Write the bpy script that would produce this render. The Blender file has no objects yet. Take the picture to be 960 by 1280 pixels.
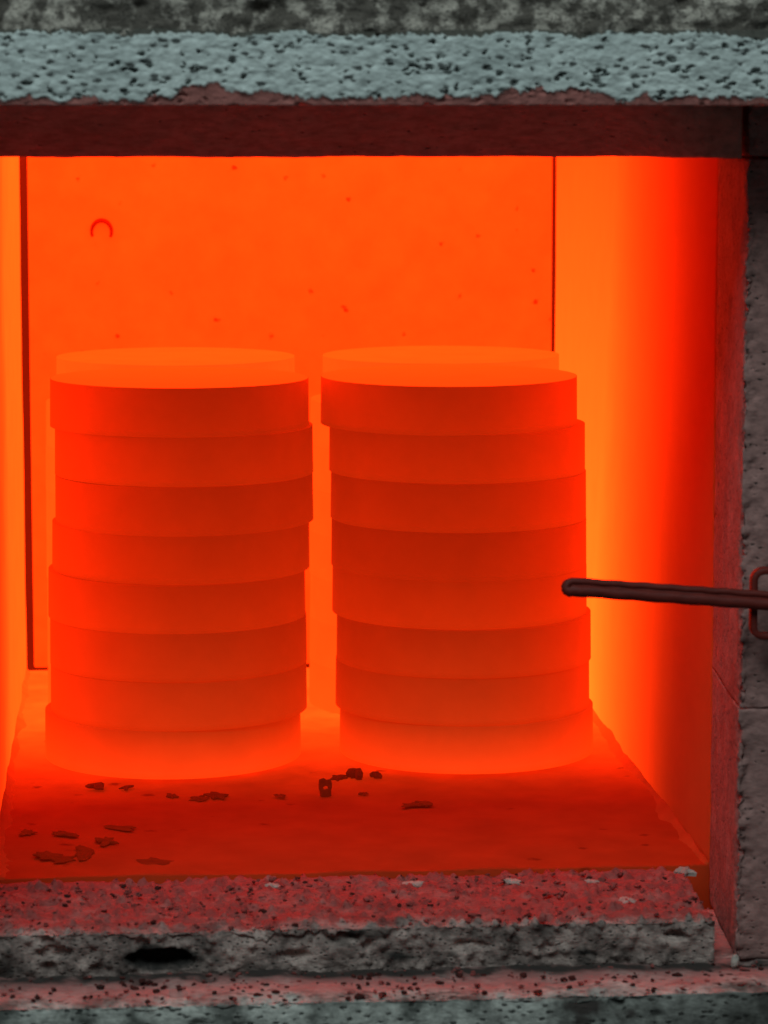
import bpy, bmesh, math, random
import numpy as np
from mathutils import Vector, Matrix

random.seed(7)
SC = bpy.context.scene
COL = SC.collection

# ------------------------------------------------------------------ camera
# furnace axes: X right, Y into the chamber (0 = front edge of the hearth), Z up (0 = hearth)
cam_d = bpy.data.cameras.new('camera')
cam_d.sensor_fit = 'VERTICAL'
cam_d.sensor_height = 24.0
cam_d.lens = 75.0
cam_d.clip_start = 0.02
cam_d.clip_end = 50.0
cam = bpy.data.objects.new('camera', cam_d)
COL.objects.link(cam)
cam.location = (-0.0735, -1.02, 0.25)
cam.rotation_euler = (math.radians(90 - 7.266), 0.0, math.radians(-4.594))
cam_d.dof.use_dof = True
cam_d.dof.focus_distance = 1.15
cam_d.dof.aperture_fstop = 18.0
SC.camera = cam

# ------------------------------------------------------------------ dim room light
world = bpy.data.worlds.new('World')
SC.world = world
world.use_nodes = True
bg = world.node_tree.nodes['Background']
bg.inputs['Color'].default_value = (0.78, 0.98, 1.0, 1)
bg.inputs['Strength'].default_value = 0.035

lamp_d = bpy.data.lights.new('room_lamp', 'AREA')
lamp_d.shape = 'RECTANGLE'
lamp_d.size = 1.1
lamp_d.size_y = 0.7
lamp_d.energy = 13.0
lamp_d.color = (0.80, 1.0, 1.0)
lamp = bpy.data.objects.new('room_lamp', lamp_d)
COL.objects.link(lamp)
lamp.location = (-0.28, -1.08, 1.34)
lamp.rotation_euler = (Vector((0, 0, 0.12)) - lamp.location).to_track_quat('-Z', 'Y').to_euler()

SC.view_settings.view_transform = 'Standard'
SC.view_settings.look = 'None'
SC.view_settings.exposure = 0.0
SC.view_settings.gamma = 1.0
SC.view_settings.use_curve_mapping = False
SC.cycles.use_denoising = True
SC.cycles.max_bounces = 8
SC.cycles.diffuse_bounces = 6
SC.cycles.glossy_bounces = 4
SC.cycles.caustics_reflective = False
SC.cycles.caustics_refractive = False

GLOW = (1.0, 0.042, 0.0024)          # colour of red-orange heat

# ------------------------------------------------------------------ vectorised noise
def _hash(ix, iy, iz, seed=0):
    h = (ix.astype(np.int64) * 374761393 + iy.astype(np.int64) * 668265263
         + iz.astype(np.int64) * 2147483647 + seed * 974711) & 0xFFFFFFFF
    h = ((h ^ (h >> 13)) * 1274126177) & 0xFFFFFFFF
    h = ((h ^ (h >> 16)) * 2246822519) & 0xFFFFFFFF
    h = h ^ (h >> 15)
    return (h & 0xFFFFFF) / float(0xFFFFFF)

def vnoise(P, seed=0):
    i = np.floor(P); f = P - i
    f = f * f * (3 - 2 * f)
    i = i.astype(np.int64)
    r = np.zeros(len(P))
    for dx in (0, 1):
        for dy in (0, 1):
            for dz in (0, 1):
                w = (f[:, 0] if dx else 1 - f[:, 0]) * (f[:, 1] if dy else 1 - f[:, 1]) * (f[:, 2] if dz else 1 - f[:, 2])
                r += w * _hash(i[:, 0] + dx, i[:, 1] + dy, i[:, 2] + dz, seed)
    return r * 2 - 1

def fbm(P, scale, octs=4, seed=0, gain=0.5):
    r = np.zeros(len(P)); a = 1.0; s = scale; n = 0
    for k in range(octs):
        r += a * vnoise(P * s + 17.3 * k, seed + k); n += a
        a *= gain; s *= 2.03
    return r / n

def pits(P, scale, seed=0, keep=0.5, rmin=0.2, rmax=0.45, soft=0.5):
    """1 inside scattered round pits, 0 outside"""
    Q = P * scale
    i = np.floor(Q).astype(np.int64)
    out = np.zeros(len(P))
    for dx in (-1, 0, 1):
        for dy in (-1, 0, 1):
            for dz in (-1, 0, 1):
                c = i + np.array([dx, dy, dz])
                hx = _hash(c[:, 0], c[:, 1], c[:, 2], seed + 1)
                hy = _hash(c[:, 0], c[:, 1], c[:, 2], seed + 2)
                hz = _hash(c[:, 0], c[:, 1], c[:, 2], seed + 3)
                hr = _hash(c[:, 0], c[:, 1], c[:, 2], seed + 4)
                hk = _hash(c[:, 0], c[:, 1], c[:, 2], seed + 5)
                pt = c + np.stack([hx, hy, hz], 1)
                d = np.linalg.norm(Q - pt, axis=1)
                rad = rmin + (rmax - rmin) * hr
                v = np.clip((rad - d) / (rad * soft), 0, 1) * (hk < keep)
                out = np.maximum(out, v * v * (3 - 2 * v))
    return out

# ------------------------------------------------------------------ object helpers
def tag(o, label=None, cat=None, group=None, kind=None):
    if label: o['label'] = label
    if cat: o['category'] = cat
    if group: o['group'] = group
    if kind: o['kind'] = kind
    return o

def link(name, me, mat=None, parent=None, smooth=False):
    o = bpy.data.objects.new(name, me)
    COL.objects.link(o)
    if mat and not me.materials: me.materials.append(mat)
    if parent: o.parent = parent
    if smooth:
        me.polygons.foreach_set('use_smooth', [True] * len(me.polygons))
    return o

def empty(name, loc=(0, 0, 0)):
    o = bpy.data.objects.new(name, None)
    o.empty_display_size = 0.02
    COL.objects.link(o); o.location = loc
    return o

def mesh(name, V, F):
    me = bpy.data.meshes.new(name)
    me.from_pydata([tuple(v) for v in V], [], F)
    bm = bmesh.new(); bm.from_mesh(me)
    bmesh.ops.recalc_face_normals(bm, faces=bm.faces)
    bm.to_mesh(me); bm.free()
    return me

def box(name, lo, hi, mat, parent=None, bevel=0.0):
    bm = bmesh.new()
    bmesh.ops.create_cube(bm, size=1)
    lo = Vector(lo); hi = Vector(hi)
    for v in bm.verts:
        v.co = Vector([(lo[k] + hi[k]) / 2 + v.co[k] * (hi[k] - lo[k]) for k in range(3)])
    if bevel:
        bmesh.ops.bevel(bm, geom=list(bm.edges), offset=bevel, segments=2, affect='EDGES', profile=0.5)
    me = bpy.data.meshes.new(name); bm.to_mesh(me); bm.free()
    return link(name, me, mat, parent)

def sweep(name, axis, poly, t0, t1, tres, mat, parent, relief=None, smooth=True):
    """closed profile swept along X or Z and displaced.
    poly: list of (a, b, res) - res is the spacing used on the edge that starts there.
    axis 'X': (a, b) = (Y, Z).  axis 'Z': (a, b) = (X, Y)."""
    n = len(poly)
    area = sum(poly[k][0] * poly[(k + 1) % n][1] - poly[(k + 1) % n][0] * poly[k][1] for k in range(n))
    sg = 1 if area > 0 else -1
    enorm = []
    for k in range(n):
        a = np.array(poly[k][:2]); b = np.array(poly[(k + 1) % n][:2]); d = b - a
        d = d / np.linalg.norm(d); enorm.append(sg * np.array([d[1], -d[0]]))
    pts, nrm = [], []
    for k in range(n):
        a = np.array(poly[k][:2]); b = np.array(poly[(k + 1) % n][:2]); res = poly[k][2]
        m = max(1, int(round(np.linalg.norm(b - a) / res)))
        for j in range(m):
            pts.append(a + (b - a) * j / m)
            if j == 0:
                v = enorm[k] + enorm[k - 1]; nrm.append(v / np.linalg.norm(v))
            else: nrm.append(enorm[k])
    pts = np.array(pts); nrm = np.array(nrm); m = len(pts)
    nt = max(2, int(round((t1 - t0) / tres)) + 1)
    T = np.linspace(t0, t1, nt)
    TT = np.repeat(T, m)
    A = np.tile(pts[:, 0], nt); B = np.tile(pts[:, 1], nt)
    NA = np.tile(nrm[:, 0], nt); NB = np.tile(nrm[:, 1], nt)
    Zr = np.zeros_like(TT)
    if axis == 'X':
        P = np.stack([TT, A, B], 1); N = np.stack([Zr, NA, NB], 1)
    else:
        P = np.stack([A, B, TT], 1); N = np.stack([NA, NB, Zr], 1)
    if relief is not None:
        P = relief(P, N)
    F = []
    for i in range(nt - 1):
        for j in range(m):
            j2 = (j + 1) % m
            F.append((i * m + j, i * m + j2, (i + 1) * m + j2, (i + 1) * m + j))
    F.append(tuple(range(m))); F.append(tuple(range((nt - 1) * m, nt * m)))
    me = mesh(name, P, F)
    return link(name, me, mat, parent, smooth)

def tube_mesh(name, path, radii, seg=16):
    bm = bmesh.new(); rings = []
    path = [Vector(p) for p in path]
    if not isinstance(radii, (list, tuple)): radii = [radii] * len(path)
    up0 = Vector((0.13, 0.27, 0.95)).normalized()
    for k, p in enumerate(path):
        d = (path[min(k + 1, len(path) - 1)] - path[max(k - 1, 0)]).normalized()
        u = d.cross(up0)
        if u.length < 0.15: u = d.cross(Vector((1, 0, 0)))
        u.normalize(); w = d.cross(u)
        rings.append([bm.verts.new(p + (u * math.cos(2 * math.pi * a / seg) + w * math.sin(2 * math.pi * a / seg)) * radii[k]) for a in range(seg)])
    for a, b in zip(rings, rings[1:]):
        for k in range(seg):
            bm.faces.new((a[k], a[(k + 1) % seg], b[(k + 1) % seg], b[k]))
    bm.faces.new(rings[0]); bm.faces.new(rings[-1])
    bmesh.ops.recalc_face_normals(bm, faces=bm.faces)
    me = bpy.data.meshes.new(name); bm.to_mesh(me); bm.free()
    return me

# ------------------------------------------------------------------ materials
class NT:
    def __init__(s, name):
        s.m = bpy.data.materials.new(name); s.m.use_nodes = True
        s.t = s.m.node_tree; s.b = s.t.nodes['Principled BSDF']
    def n(s, typ, **kw):
        x = s.t.nodes.new(typ)
        for k, v in kw.items(): setattr(x, k, v)
        return x
    def l(s, a, b): s.t.links.new(a, b)
    def coords(s, sc=(1, 1, 1)):
        g = s.n('ShaderNodeNewGeometry'); mp = s.n('ShaderNodeMapping')
        mp.inputs['Scale'].default_value = sc
        s.l(g.outputs['Position'], mp.inputs['Vector']); return mp.outputs['Vector']
    def noise(s, vec, scale, detail=5, rough=0.6, dist=0.0):
        x = s.n('ShaderNodeTexNoise'); x.inputs['Scale'].default_value = scale
        x.inputs['Detail'].default_value = detail; x.inputs['Roughness'].default_value = rough
        x.inputs['Distortion'].default_value = dist
        s.l(vec, x.inputs['Vector']); return x.outputs['Fac']
    def vor(s, vec, scale):
        x = s.n('ShaderNodeTexVoronoi'); x.inputs['Scale'].default_value = scale
        s.l(vec, x.inputs['Vector']); return x
    def ramp(s, fac, stops, interp='LINEAR'):
        x = s.n('ShaderNodeValToRGB'); x.color_ramp.interpolation = interp
        e = x.color_ramp.elements
        while len(e) < len(stops): e.new(0.5)
        for k, (p, c) in enumerate(stops):
            e[k].position = p
            e[k].color = (c, c, c, 1) if isinstance(c, (int, float)) else (*c, 1)
        s.l(fac, x.inputs['Fac']); return x.outputs['Color']
    def math(s, op, a, b=None, c=None):
        x = s.n('ShaderNodeMath', operation=op)
        for k, v in enumerate((a, b, c)):
            if v is None: continue
            if isinstance(v, (int, float)): x.inputs[k].default_value = v
            else: s.l(v, x.inputs[k])
        return x.outputs[0]
    def mix(s, fac, a, b, mode='MIX'):
        x = s.n('ShaderNodeMix', data_type='RGBA', blend_type=mode)
        for k, v in ((0, fac), (6, a), (7, b)):
            if isinstance(v, (int, float)): x.inputs[k].default_value = v
            elif isinstance(v, tuple): x.inputs[k].default_value = (*v, 1)
            else: s.l(v, x.inputs[k])
        return x.outputs[2]
    def bump(s, h, strength, dist):
        x = s.n('ShaderNodeBump'); x.inputs['Strength'].default_value = strength
        x.inputs['Distance'].default_value = dist
        s.l(h, x.inputs['Height']); s.l(x.outputs['Normal'], s.b.inputs['Normal'])

def refractory(name, pale, dark, sc=1.0, amount=(0.35, 0.65), speck=0.30, bumpd=0.0006, layers=()):
    t = NT(name); v = t.coords((1, 1, 1)); vs = t.coords((0.6, 1, 1.25))
    big = t.noise(v, 45 * sc, 4, 0.65)
    c = t.mix(t.ramp(big, [(amount[0], 1.0), (amount[1], 0.0)]), pale, dark)
    fine = t.noise(vs, 420 * sc, 3, 0.7)
    c = t.mix(t.ramp(fine, [(0.30, 0.55), (0.60, 0.0)]), c, tuple(x * 0.45 for x in dark))
    vo = t.vor(vs, 330 * sc)
    grit = t.noise(v, 900 * sc, 2, 0.6)
    sp = t.math('ADD', vo.outputs['Distance'], t.math('MULTIPLY', t.math('SUBTRACT', grit, 0.5), 0.5))
    c = t.mix(t.ramp(sp, [(speck - 0.10, 0.85), (speck, 0.0)]), c, (0.02, 0.021, 0.02))
    for attr, lc in layers:
        an = t.n('ShaderNodeAttribute'); an.attribute_name = attr
        c = t.mix(an.outputs['Fac'], c, t.mix(fine, tuple(x * 0.7 for x in lc), tuple(x * 1.25 for x in lc)))
    t.l(c, t.b.inputs['Base Color'])
    t.b.inputs['Roughness'].default_value = 0.95
    t.b.inputs['Specular IOR Level'].default_value = 0.15
    h = t.math('ADD', fine, t.math('MULTIPLY', t.ramp(sp, [(0.05, 0.0), (speck + 0.1, 1.0)]), 0.7))
    t.bump(h, 0.8, bumpd)
    return t.m

def hot(name, albedo, emit, zone=None, spots=0.0, use_obj=False, sc=1.0, vary=0.14, rise=None):
    """refractory hot enough to glow. zone=(y_cold, y_hot, cold_fraction, lean): temperature falls towards the door"""
    t = NT(name); v = t.coords()
    n1 = t.noise(v, 60 * sc, 3, 0.6)
    k = t.ramp(n1, [(0.25, 1 - vary), (0.75, 1.0)])
    if spots:
        vo = t.vor(v, 95 * sc)
        spx = t.n('ShaderNodeSeparateColor'); t.l(vo.outputs['Color'], spx.inputs[0])
        pick = t.math('GREATER_THAN', spx.outputs[0], 0.60)
        n2 = t.noise(v, 260 * sc, 2, 0.65)
        d = t.math('ADD', vo.outputs['Distance'], t.math('MULTIPLY', t.math('SUBTRACT', n2, 0.5), 0.55))
        dk = t.math('MULTIPLY', t.ramp(d, [(0.02, 1.0), (0.17, 0.0)]), t.math('MULTIPLY', pick, spots))
        k = t.math('MULTIPLY', k, t.math('SUBTRACT', 1.0, dk))
    base = t.mix(k, (albedo[0] * 0.35, albedo[1] * 0.3, albedo[2] * 0.3), albedo)
    e = t.math('MULTIPLY', k, emit)
    if use_obj:
        oi = t.n('ShaderNodeObjectInfo'); sp = t.n('ShaderNodeSeparateColor')
        t.l(oi.outputs['Color'], sp.inputs[0]); e = t.math('MULTIPLY', e, sp.outputs[0])
        # each disc's emission is strongest at its foot and weakest at its upper rim
        tc = t.n('ShaderNodeTexCoord'); sz = t.n('ShaderNodeSeparateXYZ'); t.l(tc.outputs['Generated'], sz.inputs[0])
        e = t.math('MULTIPLY', e, t.math('MULTIPLY_ADD', t.math('SUBTRACT', 0.5, sz.outputs[2]), sp.outputs[1], 1.0))
        # top front discs: light from the roof painted into upward faces as emission
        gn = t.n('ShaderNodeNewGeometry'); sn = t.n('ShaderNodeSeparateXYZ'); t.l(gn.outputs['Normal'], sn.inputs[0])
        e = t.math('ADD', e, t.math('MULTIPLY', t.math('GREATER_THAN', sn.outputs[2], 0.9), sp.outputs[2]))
    if zone:
        g = t.n('ShaderNodeNewGeometry'); sx = t.n('ShaderNodeSeparateXYZ'); t.l(g.outputs['Position'], sx.inputs[0])
        # the heated zone starts a little deeper near the hearth
        yy = t.math('ADD', sx.outputs[1], t.math('MULTIPLY', sx.outputs[2], zone[3]))
        mr = t.n('ShaderNodeMapRange', interpolation_type='LINEAR')
        t.l(yy, mr.inputs[0]); mr.inputs[1].default_value = zone[0]; mr.inputs[2].default_value = zone[1]
        mr.inputs[3].default_value = zone[2]; mr.inputs[4].default_value = 1.0
        e = t.math('MULTIPLY', e, t.math('POWER', mr.outputs[0], 2.2))
    if rise:      # (factor at the hearth, change per metre of height)
        g2 = t.n('ShaderNodeNewGeometry'); s2 = t.n('ShaderNodeSeparateXYZ'); t.l(g2.outputs['Position'], s2.inputs[0])
        e = t.math('MULTIPLY', e, t.math('MULTIPLY_ADD', s2.outputs[2], rise[1], rise[0]))
    t.t.nodes.remove(t.b)
    df = t.n('ShaderNodeBsdfDiffuse'); t.l(base, df.inputs['Color'])
    em = t.n('ShaderNodeEmission'); em.inputs['Color'].default_value = (*GLOW, 1); t.l(e, em.inputs['Strength'])
    ad = t.n('ShaderNodeAddShader'); t.l(df.outputs[0], ad.inputs[0]); t.l(em.outputs[0], ad.inputs[1])
    out = [x for x in t.t.nodes if x.type == 'OUTPUT_MATERIAL'][0]
    t.l(ad.outputs[0], out.inputs['Surface'])
    return t.m

def metal(name, col, rough):
    t = NT(name); v = t.coords((0.4, 1, 1))
    n = t.noise(v, 500, 5, 0.7)
    t.l(t.mix(n, tuple(c * 0.25 for c in col), tuple(c * 1.4 for c in col)), t.b.inputs['Base Color'])
    t.b.inputs['Metallic'].default_value = 0.0
    t.b.inputs['Specular IOR Level'].default_value = 0.3
    t.b.inputs['Roughness'].default_value = rough
    t.bump(n, 0.6, 0.0004)
    return t.m

M = {}
M['header'] = refractory('porous_pale_refractory', (0.72, 0.76, 0.74), (0.42, 0.46, 0.45), 1.0, (0.25, 0.7), 0.30, layers=(('chip_glow', (0.46, 0.17, 0.15)), ('dark_top', (0.08, 0.075, 0.065))))
M['soot'] = refractory('dark_mortar', (0.55, 0.48, 0.42), (0.13, 0.11, 0.095), 3.2, (0.46, 0.58), 0.24)  # darker tone for the course above the header
M['lintel'] = refractory('brown_firebrick', (0.66, 0.30, 0.25), (0.48, 0.22, 0.18), 0.8, (0.3, 0.7), 0.12, 0.0003)
M['jamb'] = refractory('grey_brown_firebrick', (0.44, 0.235, 0.215), (0.26, 0.14, 0.128), 1.2, (0.3, 0.7), 0.18, 0.0004)
M['sill'] = refractory('crumbling_firebrick', (0.50, 0.37, 0.335), (0.11, 0.08, 0.073), 1.9, (0.34, 0.60), 0.24, 0.0007, layers=(('scorch', (0.36, 0.068, 0.062)), ('char', (0.035, 0.03, 0.028))))  # 'scorch' is the furnace's red light painted in
M['ledge'] = refractory('grey_green_ledge_brick', (0.56, 0.545, 0.505), (0.12, 0.12, 0.11), 1.3, (0.38, 0.56), 0.30, 0.0005, layers=(('scorch', (0.46, 0.20, 0.185)), ('char', (0.05, 0.04, 0.037))))  # 'scorch' is painted red light, 'char' soot mixed with crevice shade
M['back'] = hot('glowing_back_panel', (0.55, 0.24, 0.09), 1.1, spots=0.9, sc=1.25, vary=0.22)
M['side'] = hot('glowing_side_wall', (0.55, 0.14, 0.04), 4.8, zone=(0.06, 0.29, 0.0, 0.27), rise=(1.42, -4.4), vary=0.08)
M['side_left'] = hot('glowing_left_wall', (0.55, 0.22, 0.08), 3.3, zone=(-0.02, 0.22, 0.0, 0.0))  # glow carried further forward, unseen, to redden the right jamb's reveal
M['hearth'] = hot('glowing_hearth', (0.40, 0.040, 0.011), 3.4, zone=(0.11, 0.285, 0.13, 0.0), spots=0.6, sc=0.8, vary=0.35)
M['fillet'] = hot('glowing_mortar', (0.48, 0.07, 0.02), 2.6, zone=(0.10, 0.30, 0.10, 0.0), vary=0.3)
M['roof'] = hot('unseen_glowing_roof', (0.50, 0.20, 0.07), 10.0, zone=(0.10, 0.28, 0.0, 0.0))  # unseen roof, its glow raised above the walls to brighten disc tops
M['disc'] = hot('glowing_ceramic_disc', (0.44, 0.17, 0.035), 1.3, use_obj=True, vary=0.12)
M['disc'].cycles.emission_sampling = 'NONE'
M['cool'] = hot('dull_red_backing', (0.10, 0.03, 0.02), 0.12)
M['cool'].cycles.emission_sampling = 'NONE'
M['flake'] = hot('dull_red_scale', (0.16, 0.016, 0.006), 0.09, vary=0.4, sc=6)
M['flake'].cycles.emission_sampling = 'NONE'
M['pale_chip'] = refractory('pale_chip', (0.55, 0.49, 0.44), (0.38, 0.33, 0.30), 2.0, (0.3, 0.7), 0.10)
M['grit'] = refractory('glow_tinted_grit', (0.38, 0.105, 0.096), (0.20, 0.05, 0.045), 2.0)  # furnace's red light put into the grit's colour, to match the painted sill top
M['crumb'] = refractory('rusty_dark_crumb', (0.10, 0.028, 0.024), (0.04, 0.014, 0.012), 2.0)
M['metal'] = metal('dark_scaled_steel', (0.16, 0.016, 0.010), 0.6)

# ------------------------------------------------------------------ the furnace
furnace = tag(empty('furnace', (0, 0, 0)),
              'open brick furnace with glowing orange chamber and crumbling pale firebrick frame', 'furnace')

XL, XR, YB = -0.1202, 0.1181, 0.404
def wavy(amp, sc, seed):
    def f(P, N):
        return P + N * (fbm(P, sc, 4, seed) * amp)[:, None]
    return f

# chamber
sweep('hearth', 'X', [(0.011, -0.002, 0.003), (0.400, -0.002, 0.03), (0.400, -0.04, 0.1), (0.011, -0.04, 0.01)],
      -0.15, 0.15, 0.004, M['hearth'], furnace, wavy(0.0011, 45, 3))
box('back_wall', (-0.1166, YB, -0.001), (0.1163, YB + 0.03, 0.262), M['back'], furnace, 0.0008)
box('back_lining', (-0.15, YB + 0.034, -0.03), (0.15, YB + 0.05, 0.28), M['cool'], furnace)
def side_relief(seed):
    def f(P, N):
        return P + N * (fbm(P, 22, 2, seed) * 0.0006)[:, None]
    return f
sweep('side_wall', 'Z', [(XL, 0.004, 0.005), (XL, YB + 0.002, 0.05), (XL - 0.03, YB + 0.002, 0.1), (XL - 0.03, 0.004, 0.03)],
      -0.004, 0.262, 0.005, M['side_left'], furnace, side_relief(11))
sweep('side_wall', 'Z', [(XR, 0.008, 0.005), (XR, YB + 0.002, 0.05), (XR + 0.03, YB + 0.002, 0.1), (XR + 0.03, 0.008, 0.03)],
      -0.004, 0.262, 0.005, M['side'], furnace, side_relief(12))
box('base_slab', (-0.15, 0.012, -0.075), (0.15, YB + 0.05, -0.042), M['cool'], furnace)
box('roof', (-0.15, 0.0, 0.252), (0.15, YB + 0.034, 0.29), M['roof'], furnace)  # unseen; its raised glow brightens the disc tops

for sx in (-1, 1):
    box('outer_casing', (min(sx * 0.153, sx * 0.19), 0.008, -0.05), (max(sx * 0.153, sx * 0.19), YB + 0.05, 0.29), M['cool'], furnace)

# uneven mortar fillet where the hearth meets the side walls
def fillet(x, sx, y0, y1, seed):
    ny = 110; nk = 6; V = []
    for i in range(ny + 1):
        y = y0 + (y1 - y0) * i / ny
        p = np.array([[x, y, 0.0]])
        r = 0.0065 + 0.003 * fbm(p, 40, 3, seed)[0]
        for k in range(nk + 1):
            a = math.pi / 2 * k / nk
            V.append((x - sx * r * (1 - math.sin(a)) * 1.2 + sx * 0.0012, y, -0.003 + r * (1 - math.cos(a)) + 0.0004 * vnoise(np.array([[x * 300, y * 300, k * 0.9]]), seed)[0]))
        V.append((x + sx * 0.004, y, -0.006)); V.append((x - sx * 0.006, y, -0.006))
    m = nk + 3
    F = [(i * m + k, i * m + (k + 1) % m, (i + 1) * m + (k + 1) % m, (i + 1) * m + k) for i in range(ny) for k in range(m)]
    F += [tuple(range(m)), tuple(range(ny * m, ny * m + m))]
    return link('mortar_fillet', mesh('mortar_fillet', V, F), M['fillet'], furnace, True)
fillet(XR, 1, 0.012, 0.398, 15); fillet(XL, -1, 0.012, 0.398, 16)

# lintel and jambs
def lintel_relief(P, N):
    P = P + N * (fbm(P, 120, 4, 21) * 0.0006)[:, None]
    u = np.clip((P[:, 0] - 0.070) / 0.040, 0, 1); u = u * u * (3 - 2 * u)
    P[:, 1] = np.where(P[:, 1] < -0.03, P[:, 1] * (1 - u) + (-0.0662) * u, P[:, 1])
    return P
sweep('lintel', 'X', [(-0.066, 0.252, 0.0015), (-0.037, 0.234, 0.003), (-0.002, 0.234, 0.02), (-0.002, 0.252, 0.02)],
      -0.1205, 0.1108, 0.0012, M['lintel'], furnace, lintel_relief)

def jamb_relief(side, seed):
    def f(P, N):
        d = fbm(P, 150, 5, seed, 0.62) * 0.0006
        # broken inner front corner
        e = np.exp(-(((P[:, 0] * side - 0.1125) / 0.004) ** 2 + ((P[:, 1] + 0.066) / 0.005) ** 2))
        chip = np.clip(fbm(P, 190, 5, seed + 9, 0.7) + 0.12, 0, 1)
        d = d - e * chip * 0.0065
        d = d - pits(P, 150, seed, 0.05, 0.12, 0.26) * 0.0012
        return P + N * d[:, None]
    return f
def jamb(side, z0, z1, seed, out=0.20, inner=0.1124, fy=-0.066):
    a = inner * side; b = out * side
    m = 1 if side > 0 else 2.2
    return sweep('jamb_brick', 'Z', [(a + 0.0050 * side, 0.0065, 0.0012 * m), (a, fy, 0.0009 * m), (a + 0.03 * side, fy, 0.02), (b, fy, 0.05), (b, 0.0065, 0.05)],
                 z0, z1, 0.0010 * m, M['jamb'], furnace, jamb_relief(side, seed))
jamb(1, -0.0128, 0.0658, 31); jamb(1, 0.0661, 0.2335, 32); jamb(1, 0.2345, 0.262, 33, fy=-0.0655)
jamb(-1, -0.0128, 0.0955, 34, inner=0.1225); jamb(-1, 0.0964, 0.262, 35, inner=0.1225)

# pale porous header block over the opening
HZ0, HZ1, HY = 0.2496, 0.2708, -0.112
def header_relief(P, N):
    front = (N[:, 1] < -0.3)
    Q = P * np.array([0.62, 1.0, 1.15])
    d = fbm(Q, 300, 4, 41, 0.75) * 0.0009
    d -= pits(Q + 0.0012 * np.stack([fbm(Q, 900, 2, 44), fbm(Q, 900, 2, 45), fbm(Q, 900, 2, 46)], 1), 560, 43, 0.34, 0.08, 0.46, 0.3) * 0.0030
    d -= pits(Q + 0.0022 * np.stack([fbm(Q, 600, 2, 48), fbm(Q, 600, 2, 49), fbm(Q, 600, 2, 50)], 1), 230, 47, 0.12, 0.06, 0.34, 0.35) * 0.0042
    X = np.stack([P[:, 0], np.zeros(len(P)), np.zeros(len(P))], 1)
    hb = 0.0020 + 0.0036 * np.clip(fbm(X, 40, 3, 51) * 1.5 + 0.25, 0, 1) + 0.0030 * fbm(X, 230, 4, 52, 0.7)
    low = np.clip((HZ0 + hb - P[:, 2]), 0, 1)
    cut = np.where(low > 0, 0.0006 + low * 0.30, 0.0)
    ht = 0.0004 + 0.0034 * np.clip(fbm(X, 110, 5, 57, 0.75) + 0.3, 0, 1)
    top = np.clip(P[:, 2] - (HZ1 - ht), 0, 1)
    cut = cut + np.where(top > 0, 0.0012 + top * 0.8, 0)
    global CHIP_GLOW, DARK_TOP
    CHIP_GLOW = np.where(front & (low > 0), 1.0, 0.0); DARK_TOP = np.where(front & (top > 0), 1.0, 0.0)  # lower chips: bare brick colour with the red glow from below painted in
    d = np.where(low > 0, d * 0.35, d)
    P = P + N * d[:, None]
    P[:, 1] += np.where(front, cut, 0)
    return P
sweep('header_block', 'X', [(HY, HZ1, 0.00042), (HY, HZ0, 0.004), (-0.0685, HZ0, 0.02), (-0.0685, HZ1, 0.02)],
      -0.16, 0.16, 0.00046, M['header'], furnace, header_relief)
hd = furnace.children[[c.name for c in furnace.children].index('header_block')].data
at = hd.attributes.new('chip_glow', 'FLOAT', 'POINT'); at.data.foreach_set('value', CHIP_GLOW.astype(np.float32))
at = hd.attributes.new('dark_top', 'FLOAT', 'POINT'); at.data.foreach_set('value', DARK_TOP.astype(np.float32))  # darker along the ragged top edge
def course_relief(P, N):
    d = fbm(P * np.array([0.6, 1, 1.4]), 150, 5, 61, 0.65) * 0.0035 - pits(P, 150, 63, 0.4, 0.2, 0.45) * 0.002
    return P + N * d[:, None]
sweep('upper_course', 'X', [(-0.1098, 0.300, 0.0009), (-0.1098, 0.2690, 0.01), (-0.03, 0.2725, 0.05), (-0.03, 0.300, 0.05)],
      -0.16, 0.16, 0.0009, M['soot'], furnace, course_relief)  # 'soot' is just the darker tone of this course

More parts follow.
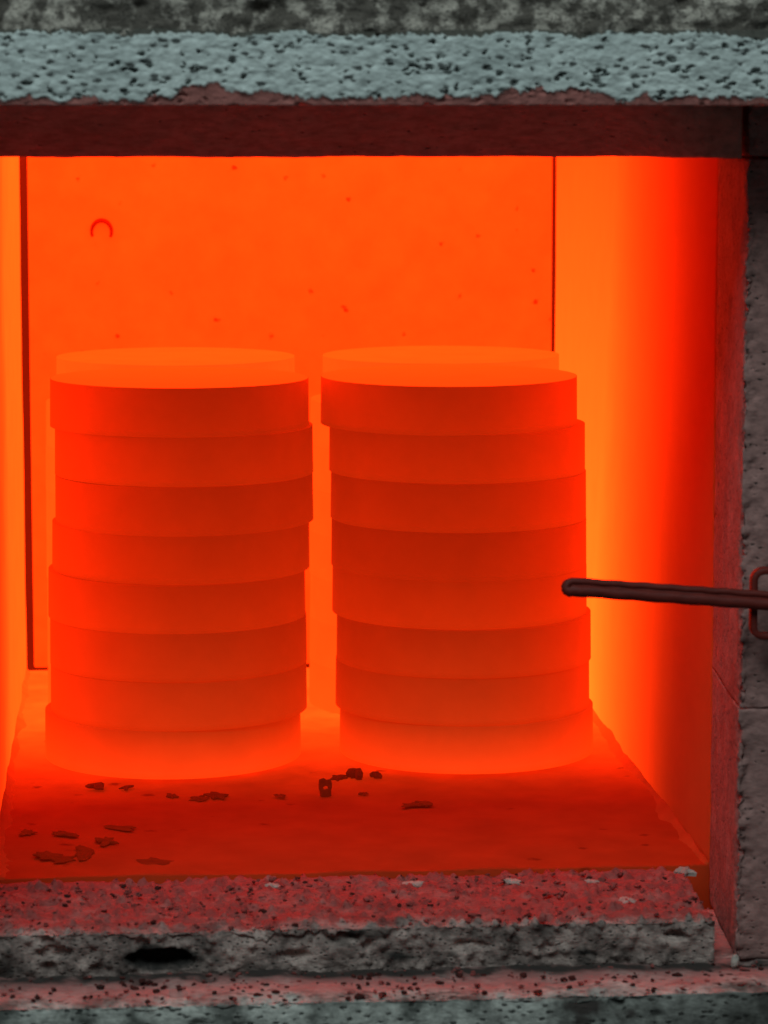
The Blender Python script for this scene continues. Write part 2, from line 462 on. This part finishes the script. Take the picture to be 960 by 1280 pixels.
# crumbling sill
CAV = [(-0.0655, -0.0085, 0.0100, 0.0032, 0.0085), (-0.0235, -0.0085, 0.0050, 0.0016, 0.003), (0.0935, -0.0045, 0.004, 0.0012, 0.003),
       (-0.010, -0.0035, 0.005, 0.0016, 0.003), (0.030, -0.006, 0.006, 0.0014, 0.002), (-0.098, -0.006, 0.006, 0.002, 0.0035)]
ATT = {}
def scorch(P, y0, w, seed):  # furnace's red light painted into the brick colour, with a ragged edge
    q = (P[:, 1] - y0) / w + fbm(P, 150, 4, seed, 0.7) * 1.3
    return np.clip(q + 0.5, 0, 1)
def add_attrs(o, **kw):
    for k, v in kw.items():
        o.data.attributes.new(k, 'FLOAT', 'POINT').data.foreach_set('value', v.astype(np.float32))
def sill_relief(P, N):
    top = np.clip(N[:, 2] * 3, 0, 1)
    ATT['scorch'] = scorch(P, -0.063, 0.006, 91) * top * np.clip(0.92 + 0.45 * fbm(P, 220, 3, 92), 0, 1)  # red glow painted onto the sill top
    ATT['char'] = np.clip(fbm(P * np.array([0.5, 1, 1]), 70, 5, 93, 0.7) * 4 - 0.75, 0, 1) * np.clip(1.3 - top, 0, 1)
    for cx, cz, rx, rz, dep in CAV[:1]:
        q = ((P[:, 0] - cx) / (rx * 1.25)) ** 2 + ((P[:, 2] - cz) / (rz * 1.3)) ** 2 + 0.8 * fbm(P, 160, 4, 99, 0.6)
        ATT['char'] = np.maximum(ATT['char'], np.clip((1.2 - q) * 2, 0, 1) * (N[:, 1] < -0.3))
    d = fbm(P, 85, 5, 71, 0.7) * 0.0026
    chunk = pits(P, 330, 73, 0.6, 0.25, 0.6, 0.5)
    d += chunk * 0.0013 + pits(P, 190, 74, 0.35, 0.25, 0.5, 0.5) * 0.0016
    d -= pits(P, 120, 75, 0.25, 0.2, 0.5) * 0.0022
    # broken front arris
    e = np.exp(-(((P[:, 1] + 0.068) / 0.006) ** 2 + (P[:, 2] / 0.004) ** 2))
    d -= e * (0.0010 + 0.0028 * np.clip(fbm(P, 140, 5, 77, 0.75) + 0.15, 0, 1))
    P2 = P + N * d[:, None]
    front = N[:, 1] < -0.6
    for cx, cz, rx, rz, dep in CAV:
        wob = fbm(P, 160, 4, 79, 0.6)
        q = ((P[:, 0] - cx) / rx) ** 2 + ((P[:, 2] - cz) / rz) ** 2 + wob * 0.7
        P2[:, 1] += np.where(front, np.clip(1.15 - q, 0, 0.6) / 0.6 * dep, 0)
    return P2
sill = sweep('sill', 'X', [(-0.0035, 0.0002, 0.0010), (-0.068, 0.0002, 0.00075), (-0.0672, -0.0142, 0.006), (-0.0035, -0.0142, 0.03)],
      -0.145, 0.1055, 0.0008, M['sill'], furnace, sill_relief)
add_attrs(sill, scorch=ATT['scorch'], char=ATT['char'])  # scorch: painted red light
def ledge_relief(P, N):
    ATT['scorch'] = scorch(P, -0.093, 0.010, 95) * np.clip(N[:, 2] * 3, 0, 1) * np.clip(0.8 + 0.4 * fbm(P, 150, 3, 96), 0, 1)  # red glow painted onto the ledge top
    band = np.exp(-((P[:, 1] + 0.070) / 0.006) ** 2)  # soot smear and the crevice's shade painted along the sill's foot
    right = np.clip((P[:, 0] - 0.02) / 0.08, 0, 1) * np.clip(-N[:, 1] * 2, 0, 1)
    ATT['char'] = np.clip(band * (1.1 + 1.2 * fbm(P, 120, 4, 97, 0.7)) + right * 0.6 + np.clip(fbm(P * np.array([0.7, 1, 1]), 55, 5, 98, 0.7) * 4 - 1.0, 0, 1), 0, 1)  # the band mixes soot with the crevice's shade
    d = fbm(P, 70, 5, 81, 0.6) * 0.0013 - pits(P * np.array([0.7, 0.7, 1]), 170, 83, 0.35, 0.2, 0.5) * 0.0018
    e = np.exp(-(((P[:, 1] + 0.101) / 0.005) ** 2 + ((P[:, 2] + 0.013) / 0.004) ** 2))
    d -= e * (0.0008 + 0.003 * np.clip(fbm(P, 90, 4, 85, 0.6) + 0.1, 0, 1))
    return P + N * d[:, None]
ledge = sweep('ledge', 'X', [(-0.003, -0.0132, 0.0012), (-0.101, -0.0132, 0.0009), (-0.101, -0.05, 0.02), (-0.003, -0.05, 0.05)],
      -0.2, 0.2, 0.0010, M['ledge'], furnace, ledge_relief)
add_attrs(ledge, scorch=ATT['scorch'], char=ATT['char'])  # scorch: painted red light; char: soot and crevice shade

# bent wire in the back wall
arc = []
for k in range(15):
    a = math.radians(205 - k * (205 + 28) / 14)
    arc.append((-0.0843 + 0.0044 * math.cos(a), YB - 0.0012, 0.1940 + 0.0050 * math.sin(a)))
hook = link('wire_hook', tube_mesh('wire_hook', arc, [0.0006 + 0.0004 * math.sin(math.pi * k / 14) for k in range(15)], 10), M['flake'], furnace, True)
hook['label'] = 'dark arched wire end in the glowing back wall'

# ------------------------------------------------------------------ the discs
DT, DR = 0.0183, 0.0495
def disc_mesh():
    prof = [(0.0, 0.0), (DR * 0.6, 0.0), (DR - 0.0002, 0.0)]
    for k in range(9):
        u = k / 8; prof.append((DR - 0.0002 * u, 0.0001 + u * (DT - 0.00042)))
    prof += [(DR - 0.0002, DT - 0.00012), (DR - 0.0004, DT - 0.0001), (DR * 0.6, DT - 0.0001), (0.0, DT - 0.0001)]
    bm = bmesh.new(); seg = 128; rings = []
    for r, z in prof:
        if r == 0: rings.append([bm.verts.new((0, 0, z))]); continue
        rings.append([bm.verts.new((r * math.cos(2 * math.pi * k / seg), r * math.sin(2 * math.pi * k / seg), z)) for k in range(seg)])
    for a, b in zip(rings, rings[1:]):
        for k in range(seg):
            k2 = (k + 1) % seg
            if len(a) == 1: bm.faces.new((a[0], b[k2], b[k]))
            elif len(b) == 1: bm.faces.new((a[k], a[k2], b[0]))
            else: bm.faces.new((a[k], a[k2], b[k2], b[k]))
    bmesh.ops.recalc_face_normals(bm, faces=bm.faces)
    me = bpy.data.meshes.new('disc'); bm.to_mesh(me); bm.free()
    me.polygons.foreach_set('use_smooth', [True] * len(me.polygons))
    me.materials.append(M['disc'])
    return me
DM = disc_mesh()
ORD = ['topmost', 'second', 'third', 'fourth', 'fifth', 'sixth', 'seventh', 'bottom']
XF_R = [0.0500, 0.0532, 0.0537, 0.0539, 0.0543, 0.0559, 0.0555, 0.0571]
XF_L = [-0.0537, -0.0521, -0.0521, -0.0536, -0.0553, -0.0548, -0.0548, -0.0572]
TF_R = [0.22, 0.24, 0.22, 0.20, 0.27, 0.23, 0.26, 0.47]
TF_L = [0.20, 0.23, 0.21, 0.24, 0.25, 0.24, 0.28, 0.50]
XB_R = [0.0570, 0.0518, 0.0516, 0.0515, 0.0514, 0.0515, 0.0513, 0.0512]
XB_L = [-0.0535, -0.0580, -0.0583, -0.0584, -0.0585, -0.0584, -0.0586, -0.0586]
Y1 = 0.2040
STACKS = [('left front stack', XF_L, TF_L, Y1, 1), ('right front stack', XF_R, TF_R, Y1, 2),
          ('left rear stack', XB_L, [1.35] * 8, Y1 + 0.104, 3), ('right rear stack', XB_R, [1.35] * 8, Y1 + 0.104, 4)]
for sname, xs, ts, y, sd in STACKS:
    rr = random.Random(sd)
    for i in range(8):
        o = bpy.data.objects.new('ceramic_disc', DM)
        COL.objects.link(o)
        dy = rr.uniform(-0.0008, 0.0008)
        o.location = (xs[i], y + dy, DT * (7 - i))
        o.rotation_euler = (rr.uniform(-0.003, 0.003), rr.uniform(-0.003, 0.003), rr.uniform(0, 6.28))
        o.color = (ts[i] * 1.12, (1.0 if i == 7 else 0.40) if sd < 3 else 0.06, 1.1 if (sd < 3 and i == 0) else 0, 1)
        where = {0: 'topmost glowing disc of the ' + sname, 7: 'bottom glowing disc of the %s resting on the hearth' % sname}.get(
            i, '%s glowing disc from the top of the %s' % (ORD[i], sname))
        tag(o, where, 'disc', 'glowing ceramic discs stacked in the furnace')

# ------------------------------------------------------------------ steel latch in front of the opening
latch = tag(empty('latch', (0.118, -0.066, 0.09)), 'dark steel latch bar with rounded end reaching across the opening', 'latch')
def child(name, me, mat, parent):
    o = link(name, me, mat, parent, True)
    o.matrix_parent_inverse = parent.matrix_basis.inverted()
    return o
LY = -0.080
A = Vector((0.0585, LY, 0.1066)); B = Vector((0.150, LY, 0.0990)); dirv = (B - A).normalized()
upv = Vector((0, 1, 0)).cross(dirv) * -1
if upv.z < 0: upv = -upv
path = [B + upv * 0.0015]
N_ = 40
for k in range(N_ + 1): path.append(A.lerp(B, 1 - k / N_) + upv * (0.0018 + 0.00010 * math.sin(k * 1.7)))
for k in range(1, 8):
    a = math.pi * k / 8
    path.append(A + upv * 0.0015 * math.cos(a) - dirv * 0.0019 * math.sin(a))
for k in range(N_ + 1): path.append(A.lerp(B, k / N_) - upv * (0.0010 + 0.00010 * math.sin(k * 1.3)))
nb = len(path) - 1
child('bar', tube_mesh('bar', path[1:], [0.0011 if k < N_ else (0.0011 + 0.0008 * min(1, (k - N_) / 8)) for k in range(nb)], 14), M['metal'], latch)
# web between the two runs of the bar
wv = []
for p in (A, B):
    for s in (-1, 1):
        for q in (-1, 1): wv.append(p + upv * 0.0012 * s + Vector((0, 0.0007 * q, 0)))
web = mesh('web', wv, [(0, 1, 3, 2), (4, 5, 7, 6), (0, 1, 5, 4), (2, 3, 7, 6), (0, 2, 6, 4), (1, 3, 7, 5)])
child('web', web, M['metal'], latch)
# rounded rectangular keeper loop
def loop_path(cx, cz, w, h, r, y):
    pts = []
    for (sx, sz, a0) in ((1, 1, 0), (-1, 1, 90), (-1, -1, 180), (1, -1, 270)):
        for k in range(6):
            a = math.radians(a0 + 90 * k / 5)
            pts.append(Vector((cx + sx * (w / 2 - r) + r * math.cos(a), y, cz + sz * (h / 2 - r) + r * math.sin(a))))
    return pts
lp = loop_path(0.1246, 0.1003, 0.0205, 0.0200, 0.003, LY + 0.0035)
bm = bmesh.new(); rings = []
for k, p in enumerate(lp):
    d = (lp[(k + 1) % len(lp)] - lp[k - 1]).normalized()
    n = Vector((d.z, 0, -d.x))
    rings.append([bm.verts.new(p + n * a + Vector((0, b, 0))) for a, b in ((-0.0010, -0.0013), (-0.0007, -0.0016), (0.0007, -0.0016), (0.0010, -0.0013), (0.0010, 0.0020), (-0.0010, 0.0020))])
for k in range(len(rings)):
    a, b = rings[k], rings[(k + 1) % len(rings)]
    for j in range(6): bm.faces.new((a[j], a[(j + 1) % 6], b[(j + 1) % 6], b[j]))
bmesh.ops.recalc_face_normals(bm, faces=bm.faces)
lme = bpy.data.meshes.new('keeper_loop'); bm.to_mesh(lme); bm.free()
child('keeper_loop', lme, M['metal'], latch)
# stand-off pins that fix the loop to the jamb
for px, pz in ((0.1250, 0.1103), (0.1250, 0.0903)):
    child('pin', tube_mesh('pin', [(px, LY + 0.004, pz), (px, -0.062, pz)], 0.0009, 10), M['metal'], latch)

# ------------------------------------------------------------------ scale and crumbs
def shard(name, loc, w, dep, h, seed, mat, rot=0.0, n=15, jag=0.6, tilt=0.0):
    rr = random.Random(seed); bm = bmesh.new()
    rad = [1 + rr.uniform(-jag, jag * 0.35) for _ in range(n)]
    lo, up, mid = [], [], []
    for k in range(n):
        a = 2 * math.pi * k / n
        x, y = math.cos(a) * rad[k], math.sin(a) * rad[k]
        lo.append(bm.verts.new((x * w / 2 * 0.93, y * dep / 2 * 0.93, 0)))
        mid.append(bm.verts.new((x * w / 2, y * dep / 2, h * rr.uniform(0.35, 0.6))))
        up.append(bm.verts.new((x * w / 2 * 0.72, y * dep / 2 * 0.72, h * rr.uniform(0.75, 1.05))))
    c = bm.verts.new((0, 0, h * rr.uniform(0.85, 1.15)))
    for k in range(n):
        k2 = (k + 1) % n
        bm.faces.new((lo[k], lo[k2], mid[k2], mid[k])); bm.faces.new((mid[k], mid[k2], up[k2], up[k])); bm.faces.new((up[k], up[k2], c))
    bm.faces.new(lo[::-1])
    bmesh.ops.recalc_face_normals(bm, faces=bm.faces)
    me = bpy.data.meshes.new(name); bm.to_mesh(me); bm.free()
    o = link(name, me, mat)
    o.location = loc; o.rotation_euler = (tilt, 0, rot)
    return o

G = 'dark scale flakes on the hearth'
HZ = -0.0016
flakes = [  # x, y, width, depth, height, rot, label
    (0.0108, 0.160, 0.0062, 0.006, 0.0036, 0.1, 'rounded dark lump touching the base of the right front stack'),
    (0.0039, 0.158, 0.0064, 0.006, 0.0012, 0.0, 'flat dark flake in front of the gap between the front stacks'),
    (0.0182, 0.160, 0.0036, 0.005, 0.0022, 0.3, 'tiny dark chip at the base of the right front stack'),
    (0.0270, 0.1103, 0.0062, 0.006, 0.0007, 0.0, 'thin dark flake with a tail, alone before the right front stack'),
    (0.0318, 0.1118, 0.0042, 0.008, 0.0012, 0.2, 'small dark chip at the end of the lone thin flake'),
    (-0.0425, 0.1300, 0.0070, 0.009, 0.0015, 0.5, 'curved dark flake before the left front stack, right one of a pair'),
    (-0.0490, 0.1270, 0.0052, 0.007, 0.0011, -0.2, 'dark flake before the left front stack, left one of a pair'),
    (-0.0862, 0.1500, 0.0056, 0.007, 0.0016, 0.2, 'dark flake under the left edge of the left front stack'),
    (-0.0755, 0.1480, 0.0036, 0.006, 0.0013, -0.3, 'dark chip just below the left front stack base'),
    (-0.0588, 0.1323, 0.0036, 0.006, 0.0010, 0.1, 'small dark flake left of the pair of flakes'),
    (-0.1020, 0.0400, 0.0075, 0.013, 0.0014, 0.5, 'dark ragged flake nearest the left front corner of the hearth'),
    (-0.0968, 0.0350, 0.0065, 0.009, 0.0011, -0.2, 'dark flake beside the ragged corner flake'),
    (-0.0898, 0.0432, 0.0066, 0.014, 0.0018, 0.1, 'blocky dark flake right of the corner flakes'),
    (-0.0962, 0.0727, 0.0042, 0.010, 0.0014, 0.9, 'slanted dark chip on the left part of the hearth'),
    (-0.0824, 0.0605, 0.0062, 0.009, 0.0018, 0.0, 'dark flake with a pale streak left of it on the hearth'),
    (-0.0769, 0.0811, 0.0054, 0.010, 0.0010, 0.8, 'dull flake midway between left front stack and sill'),
    (-0.0194, 0.1292, 0.0036, 0.005, 0.0009, 0.4, 'tiny flake under the right edge of the left front stack'),
    (0.0116, 0.1308, 0.0040, 0.004, 0.0008, 0.0, 'tiny flake right of the upright ring shaped shard'),
    (-0.0660, 0.0300, 0.0100, 0.008, 0.0010, 0.1, 'long dark flake close to the sill on the left'),
    (-0.1100, 0.0770, 0.0050, 0.006, 0.0007, 0.1, 'small dull flake close to the left wall'),
]
for k, (x, y, w, d, h, r, lab) in enumerate(flakes):
    tag(shard('scale_flake', (x, y, HZ), w * 1.35, d * 1.5, h * (0.55 if y < 0.15 else 0.9), 100 + k, M['flake'], r), lab, 'flake', G)
# upright broken ring shard
bm = bmesh.new(); rr = random.Random(5); n = 14; R1, R2 = [], []
for k in range(n):
    a = 2 * math.pi * k / n; q = 1 / max(abs(math.cos(a)), abs(math.sin(a)) * 0.9) * rr.uniform(0.8, 1.05)
    ro = 0.0024 * min(q, 1.3); ri = 0.0008 * rr.uniform(0.8, 1.4)
    R1.append([bm.verts.new((ro * math.cos(a), s * 0.0011, 0.0031 + 1.28 * ro * math.sin(a))) for s in (-1, 1)])
    R2.append([bm.verts.new((ri * 1.2 * math.cos(a), s * 0.0011, 0.0031 + ri * 0.8 * math.sin(a))) for s in (-1, 1)])
for k in range(n):
    k2 = (k + 1) % n
    bm.faces.new((R1[k][0], R1[k2][0], R2[k2][0], R2[k][0])); bm.faces.new((R1[k][1], R2[k][1], R2[k2][1], R1[k2][1]))
    bm.faces.new((R1[k][0], R1[k][1], R1[k2][1], R1[k2][0])); bm.faces.new((R2[k][0], R2[k2][0], R2[k2][1], R2[k][1]))
bmesh.ops.recalc_face_normals(bm, faces=bm.faces)
me = bpy.data.meshes.new('scale_flake'); bm.to_mesh(me); bm.free()
o = link('scale_flake', me, M['flake']); o.location = (-0.0027, 0.128, HZ); o.rotation_euler = (-0.25, 0, 0.15)
tag(o, 'upright dark shard with a hole through it, before the gap between stacks', 'flake', G)

chips = [
    (0.1062, -0.0080, 0.0001, 0.0090, 0.010, 0.0022, 0.1, 'pale chip at the right end of the sill next to the jamb'),
    (0.0823, -0.0429, 0.0001, 0.0062, 0.009, 0.0013, 0.2, 'pale oval flake on the right part of the sill'),
    (0.0487, -0.0161, 0.0003, 0.0060, 0.007, 0.0012, 0.0, 'pale flake at the back edge of the sill, right of centre'),
    (0.0169, -0.0168, 0.0003, 0.0085, 0.007, 0.0012, 0.1, 'wide pale flake at the back edge of the sill, at the centre'),
    (-0.0289, -0.0152, 0.0003, 0.0050, 0.006, 0.0012, 0.3, 'pale flake at the back edge of the sill, left of centre'),
    (0.0744, -0.0182, 0.0003, 0.0040, 0.006, 0.0010, 0.3, 'small pale flake on the sill between the oval flake and the chamber'),
]
for k, (x, y, z, w, d, h, r, lab) in enumerate(chips):
    tag(shard('brick_chip', (x, y, z), w, d, h, 200 + k, M['pale_chip'], r), lab, 'chip', 'pale chips on the sill')
bm = bmesh.new()
bmesh.ops.create_icosphere(bm, subdivisions=2, radius=0.5, matrix=Matrix.Diagonal((0.0027, 0.0026, 0.0048, 1)))
for v in bm.verts: v.co *= 1 + 0.10 * math.sin(v.co.x * 2600 + 1) * math.cos(v.co.z * 1900)
pm = bpy.data.meshes.new('brick_chip'); bm.to_mesh(pm); bm.free()
peb = link('brick_chip', pm, M['pale_chip'], None, True)
peb.location = (0.1106, -0.0745, -0.0112); peb.rotation_euler = (0, 0.12, 0)
tag(peb, 'small pale upright pebble in the corner where jamb meets ledge', 'chip', 'pale chips on the sill')

# loose grit over sill and ledge
rr = random.Random(77); bm = bmesh.new()
def grit(x, y, z, s):
    pts = []
    m = Matrix.Translation((x, y, z)) @ Matrix.Rotation(rr.uniform(0, 6.28), 4, 'Z') @ Matrix.Diagonal((s * rr.uniform(.8, 1.7), s * rr.uniform(.8, 1.4), s * rr.uniform(.5, .9), 1))
    g = bmesh.ops.create_icosphere(bm, subdivisions=1, radius=0.5, matrix=m)
    for v in g['verts']: v.co += Vector((rr.uniform(-1, 1), rr.uniform(-1, 1), rr.uniform(-1, 1))) * s * 0.14
for _ in range(420):
    grit(rr.uniform(-0.125, 0.106), rr.uniform(-0.066, -0.006), rr.uniform(0.0, 0.0012), rr.choice((0.0007, 0.001, 0.0014, 0.002)))
for _ in range(160):
    grit(rr.uniform(-0.125, 0.13), rr.uniform(-0.099, -0.068), -0.0128, rr.choice((0.0006, 0.0009, 0.0014)))
me = bpy.data.meshes.new('grit'); bm.to_mesh(me); bm.free()
tag(link('grit', me, M['grit']), 'loose brick grit scattered over the sill and ledge', 'grit', kind='stuff')
bm = bmesh.new()
for _ in range(150):
    grit(rr.uniform(-0.125, 0.13), rr.uniform(-0.100, -0.070), -0.0130, rr.choice((0.0008, 0.0012, 0.0016, 0.0022)))
for _ in range(110):
    grit(rr.uniform(-0.125, 0.106), rr.uniform(-0.066, -0.006), rr.uniform(0.0, 0.0010), rr.choice((0.0008, 0.0012, 0.0018)))
me = bpy.data.meshes.new('scale_crumbs'); bm.to_mesh(me); bm.free()
tag(link('scale_crumbs', me, M['crumb']), 'dark rusty scale crumbs scattered over the sill and ledge', 'crumbs', kind='stuff')
